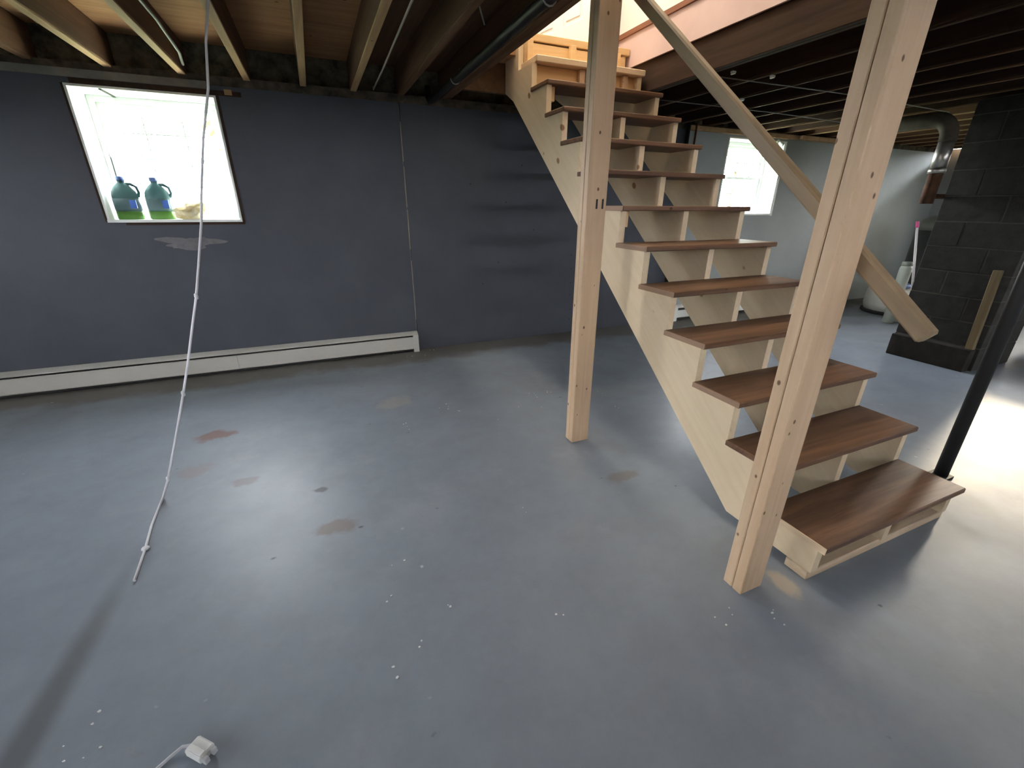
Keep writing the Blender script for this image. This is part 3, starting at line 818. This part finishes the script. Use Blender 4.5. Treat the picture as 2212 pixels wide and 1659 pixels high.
# paint chips
pc_ = MB()
random.seed(21)
spots = [(0.775, 4.137), (0.635, 3.888), (0.511, 4.041), (0.886, 4.012), (0.712, 2.621), (0.685, 2.729), (0.643, 2.697), (0.368, 2.494), (0.366, 2.563), (1.334, 2.692), (1.36, 2.626), (1.44, 2.667), (1.845, 2.52), (1.776, 2.245), (0.109, 1.385), (0.113, 1.01), (0.066, 1.225), (0.249, 1.105), (1.296, 0.611), (1.31, 0.639), (1.148, 0.704), (1.1, 0.68), (0.007, 0.941), (0.716, 1.485), (0.573, 0.927), (-0.775, 1.142), (-0.802, 1.071), (-0.723, 1.031)]
for qx, qy in spots:
    for _ in range(2):
        c = Vector((qx + random.uniform(-.03, .03), qy + random.uniform(-.03, .03), 0.0005)); s_ = random.uniform(0.002, 0.0055); a = random.uniform(0, PI)
        ring = [c + Vector((math.cos(a + k * 1.26) * s_ * random.uniform(.6, 1.3), math.sin(a + k * 1.26) * s_ * random.uniform(.5, 1), 0)) for k in range(5)]
        pc_.add(ring + [p + Vector((0, 0, 0.002)) for p in ring], [[0, 1, 2, 3, 4], [5, 6, 7, 8, 9]] + [(k, (k + 1) % 5, 5 + (k + 1) % 5, 5 + k) for k in range(5)])
ob = pc_.build('paint_chips', M['plastic_white'])
tag(ob, 'tiny white paint chips scattered over the grey floor', 'debris', kind='stuff')

# ------------------------------------------------------------------ things on the window sill
SZ = H1[2] + 0.014
def jug(x, y, a, label):
    o = thing('jug', (x, y, SZ), label, 'jug', 'jugs on the window sill')
    MB().lathe([(0.074, 0.0), (0.080, 0.006), (0.080, 0.055)], (x, y, SZ), 20, 1.0, 0.68).build('lower_body', M['jug_low'], o)
    MB().lathe([(0.080, 0.0555), (0.080, 0.155), (0.074, 0.185), (0.055, 0.215), (0.030, 0.238), (0.022, 0.245), (0.022, 0.256)], (x, y, SZ), 20, 1.0, 0.68).build('body', M['jug'], o)
    MB().lathe([(0.026, 0.2565), (0.026, 0.280), (0.022, 0.284)], (x, y, SZ), 16).build('cap', M['blue_plastic'], o)
    MB().lathe([(0.0815, 0.065), (0.0815, 0.140)], (x, y, SZ), 20, 1.0, 0.69).build('label_band', M['jug_label'], o)
    h = [(x + 0.022, y, SZ + 0.235), (x + 0.055, y - 0.008, SZ + 0.236), (x + 0.082, y - 0.010, SZ + 0.215), (x + 0.088, y - 0.008, SZ + 0.18), (x + 0.078, y - 0.004, SZ + 0.150)]
    MB().tube(h, 0.010, 8).build('handle', M['jug'], o)
    box(x + 0.03, x + 0.068, y - 0.058, y - 0.050, SZ + 0.075, SZ + 0.13).build('label_patch', M['jug_blue'], o)
jug(-1.225, 4.205, 0, 'blue green jug nearest the left jamb on the window sill')
jug(-1.035, 4.215, 0, 'blue green jug beside the yellow rag on the window sill')
# crumpled rag hanging over the sill edge
bm = bmesh.new()
bmesh.ops.create_icosphere(bm, subdivisions=4, radius=1.0)
from mathutils import noise as mnoise
for v in bm.verts:
    p = v.co.copy()
    k = 1 + 0.35 * mnoise.noise(p * 1.7) + 0.22 * mnoise.noise(p * 4.1)
    v.co = Vector((p.x * 0.105 * k, p.y * 0.055 * k, (p.z * 0.058 * k + 0.048 + 0.035 * max(0, p.x))))
    if v.co.z < 0: v.co.z = 0.0005
me = bpy.data.meshes.new('rag'); bm.to_mesh(me); bm.free(); me.materials.append(M['rag'])
for f in me.polygons: f.use_smooth = True
rg = bpy.data.objects.new('rag', me); COL.objects.link(rg); rg.location = (-0.835, 4.165, SZ + 0.0005)
tag(rg, 'crumpled yellow rag lying on the window sill', 'rag')

# ------------------------------------------------------------------ steel column
o = thing('steel_column', (2.875, 0.875, 0), 'black round steel column right of the lowest stair tread', 'column')
MB().tube([(2.875, 0.875, 0.012), (2.885, 0.905, 2.128)], 0.029, 24).build('shaft', M['black_steel'], o)
box(2.835, 2.915, 0.835, 0.915, 0, 0.012).build('base_plate', M['black_steel'], o)
box(2.80, 2.97, 0.82, 0.99, 2.128, 2.1395).build('top_plate', M['black_steel'], o)

# ------------------------------------------------------------------ chimney of concrete blocks
CX0, CX1, CY0, CY1 = 5.10, 5.74, 1.655, 2.285
ch = thing('chimney', ((CX0 + CX1) / 2, (CY0 + CY1) / 2, 0), 'dark concrete block chimney rising behind the near post', 'chimney')
box(CX0 + 0.0035, CX1 - 0.0035, CY0 + 0.0035, CY1 - 0.0035, 0, ZJ - 0.002).build('core', M['mortar'], ch)
zc, k = 0.0, 0
while zc < ZJ - 0.05:
    zt = min(zc + 0.203, ZJ - 0.002)
    jz = 0.004
    if k % 2 == 0:
        segs = [(CX0, CX0 + 0.1985, CY0, CY0 + 0.20), (CX0, CX0 + 0.1985, CY0 + 0.21, CY1), (CX0 + 0.2085, CX1, CY0, CY0 + 0.2), (CX0 + 0.2085, CX1, CY1 - 0.2, CY1), (CX1 - 0.2, CX1, CY0 + 0.21, CY1 - 0.21)]
    else:
        segs = [(CX0, CX0 + 0.1985, CY0, CY0 + 0.41), (CX0, CX0 + 0.1985, CY0 + 0.42, CY1), (CX0 + 0.2085, CX1, CY0, CY0 + 0.2), (CX0 + 0.2085, CX1, CY1 - 0.2, CY1), (CX1 - 0.2, CX1, CY0 + 0.21, CY1 - 0.21)]
    for s_ in segs:
        j = random.uniform(-0.002, 0.002)
        box(s_[0] + j, s_[1], s_[2], s_[3], zc + jz, zt - jz).build('block', M['chimney'], ch, 0.003)
    zc = zt; k += 1
box(CX0 - 0.10, CX0 - 0.003, CY0 + 0.02, CY1 - 0.02, 0, 0.20).build('ledge', M['soot'], ch, 0.006)

# flue pipe with elbow beside the chimney
o = thing('flue_pipe', (4.98, 2.36, 1.36), 'galvanised flue pipe with an elbow hung left of the chimney', 'pipe')
fx, fy = 4.98, 2.345
MB().tube([(fx, fy, 1.62), (fx, fy, 1.84)], 0.056, 20).build('straight_pipe', M['galv'], o)
path = [(fx, fy, 1.841)] + [(fx, fy + 0.15 - 0.15 * math.cos(a), 1.87 + 0.15 * math.sin(a)) for a in [k * PI / 16 for k in range(9)]] + [(fx, fy + 0.9, 2.02)]
MB().tube(path, 0.060, 20).build('elbow', mottled('dull_duct', (0.05, 0.04, 0.028), (0.085, 0.07, 0.05), 10, 0.8), o)
MB().tube([(fx, fy, 1.36), (fx, fy, 1.619)], 0.050, 16).build('lower_pipe', M['rust'], o)
MB().tube([(fx, fy, 1.60), (fx, fy, 1.64)], 0.060, 20).build('collar', M['galv'], o)
MB().tube([(fx, fy + 0.5, 2.09), (fx, fy + 0.5, 2.139)], 0.012, 8).build('hanger', M['galv'], o)
MB().tube([(fx, fy, 1.42), (CX0 - 0.001 + 0.06, CY1 + 0.004, 1.42)], 0.02, 8).build('bracket', M['rust'], o)

# stick standing on the chimney ledge
o = MB().beam((5.040, 1.70, 0.2005), (5.062, 1.735, 0.86), 0.055, 0.04, (1, 0, 0)).build('wooden_stick', M['stick'], None, 0.003, (5.045, 1.70, 0.2))
tag(o, 'short weathered wooden stick standing on the ledge against the chimney', 'stick')

# ------------------------------------------------------------------ clutter beyond the chimney
tc = (7.12, 3.31, 0)
o = thing('plastic_tub', tc, 'round milky white plastic tub on the floor left of the chimney', 'tub')
MB().lathe([(0.345, 0.0), (0.36, 0.01), (0.36, 0.035), (0.34, 0.04)], tc, 32).build('base_ring', M['dark_rubber'], o)
MB().lathe([(0.33, 0.0405), (0.35, 0.12), (0.345, 0.27), (0.32, 0.34), (0.29, 0.35), (0.28, 0.34), (0.0, 0.335)], tc, 32).build('body', M['tub'], o)
MB().lathe([(0.15, 0.3505), (0.16, 0.38), (0.14, 0.395), (0.0, 0.398)], (7.05, 3.33, 0), 24).build('lid', M['blue_plastic'], o)

tk = (7.78, 3.40, 0)
o = thing('storage_tank', tk, 'dark upright tank with a grey domed top half hidden by the chimney', 'tank')
MB().lathe([(0.20, 0.0), (0.25, 0.02), (0.25, 1.05)], tk, 28).build('body', M['tank_dark'], o)
MB().lathe([(0.25, 1.0505), (0.245, 1.11), (0.21, 1.18), (0.12, 1.23), (0.0, 1.245)], tk, 28).build('dome', M['tank_dome'], o)

b0, b1 = Vector((6.6, 2.885, 0.15)), Vector((6.6, 3.11, 1.11))
o = thing('broom', (6.6, 2.85, 0), 'white handled broom with a pink tip standing left of the chimney', 'broom')
MB().tube([b0, b1], 0.013, 10).build('handle', M['handle_white'], o)
MB().tube([b1, b1 + (b1 - b0).normalized() * 0.07], 0.017, 10).build('grip', M['pink'], o)
MB().box(6.55, 6.65, 2.74, 2.99, 0.12, 0.155).build('head', M['pink'], o, 0.006)
MB().box(6.545, 6.655, 2.735, 2.995, 0.0, 0.1195).build('bristles', M['bristle'], o)

cc = (6.40, 2.985, 0)
o = thing('canister', cc, 'tall narrow grey green canister on the floor beside the broom', 'canister')
MB().lathe([(0.055, 0.0), (0.06, 0.01), (0.06, 0.66), (0.05, 0.69)], cc, 24).build('body', M['bucket'], o)
MB().lathe([(0.052, 0.6905), (0.055, 0.70), (0.055, 0.735), (0.0, 0.74)], cc, 24).build('lid', M['tank_dome'], o)

o = thing('utility_sink', (6.55, 1.62, 0), 'yellowed plastic utility sink right of the black column', 'sink')
MB().lathe([(0.0, 0.17), (0.20, 0.175), (0.27, 0.21), (0.30, 0.28), (0.31, 0.40)], (6.62, 1.58, 0), 28).build('basin', M['sink_yellow'], o)
MB().lathe([(0.31, 0.4005), (0.325, 0.41), (0.325, 0.55), (0.31, 0.56), (0.295, 0.55), (0.28, 0.42)], (6.62, 1.58, 0), 28).build('rim', M['tub'], o)
for a in (0.8, 2.4, 3.9, 5.5):
    c, s_ = math.cos(a), math.sin(a)
    MB().tube([(6.62 + 0.22 * c, 1.58 + 0.22 * s_, 0), (6.62 + 0.2 * c, 1.58 + 0.2 * s_, 0.19)], 0.018, 8).build('leg', M['sink_leg'], o)
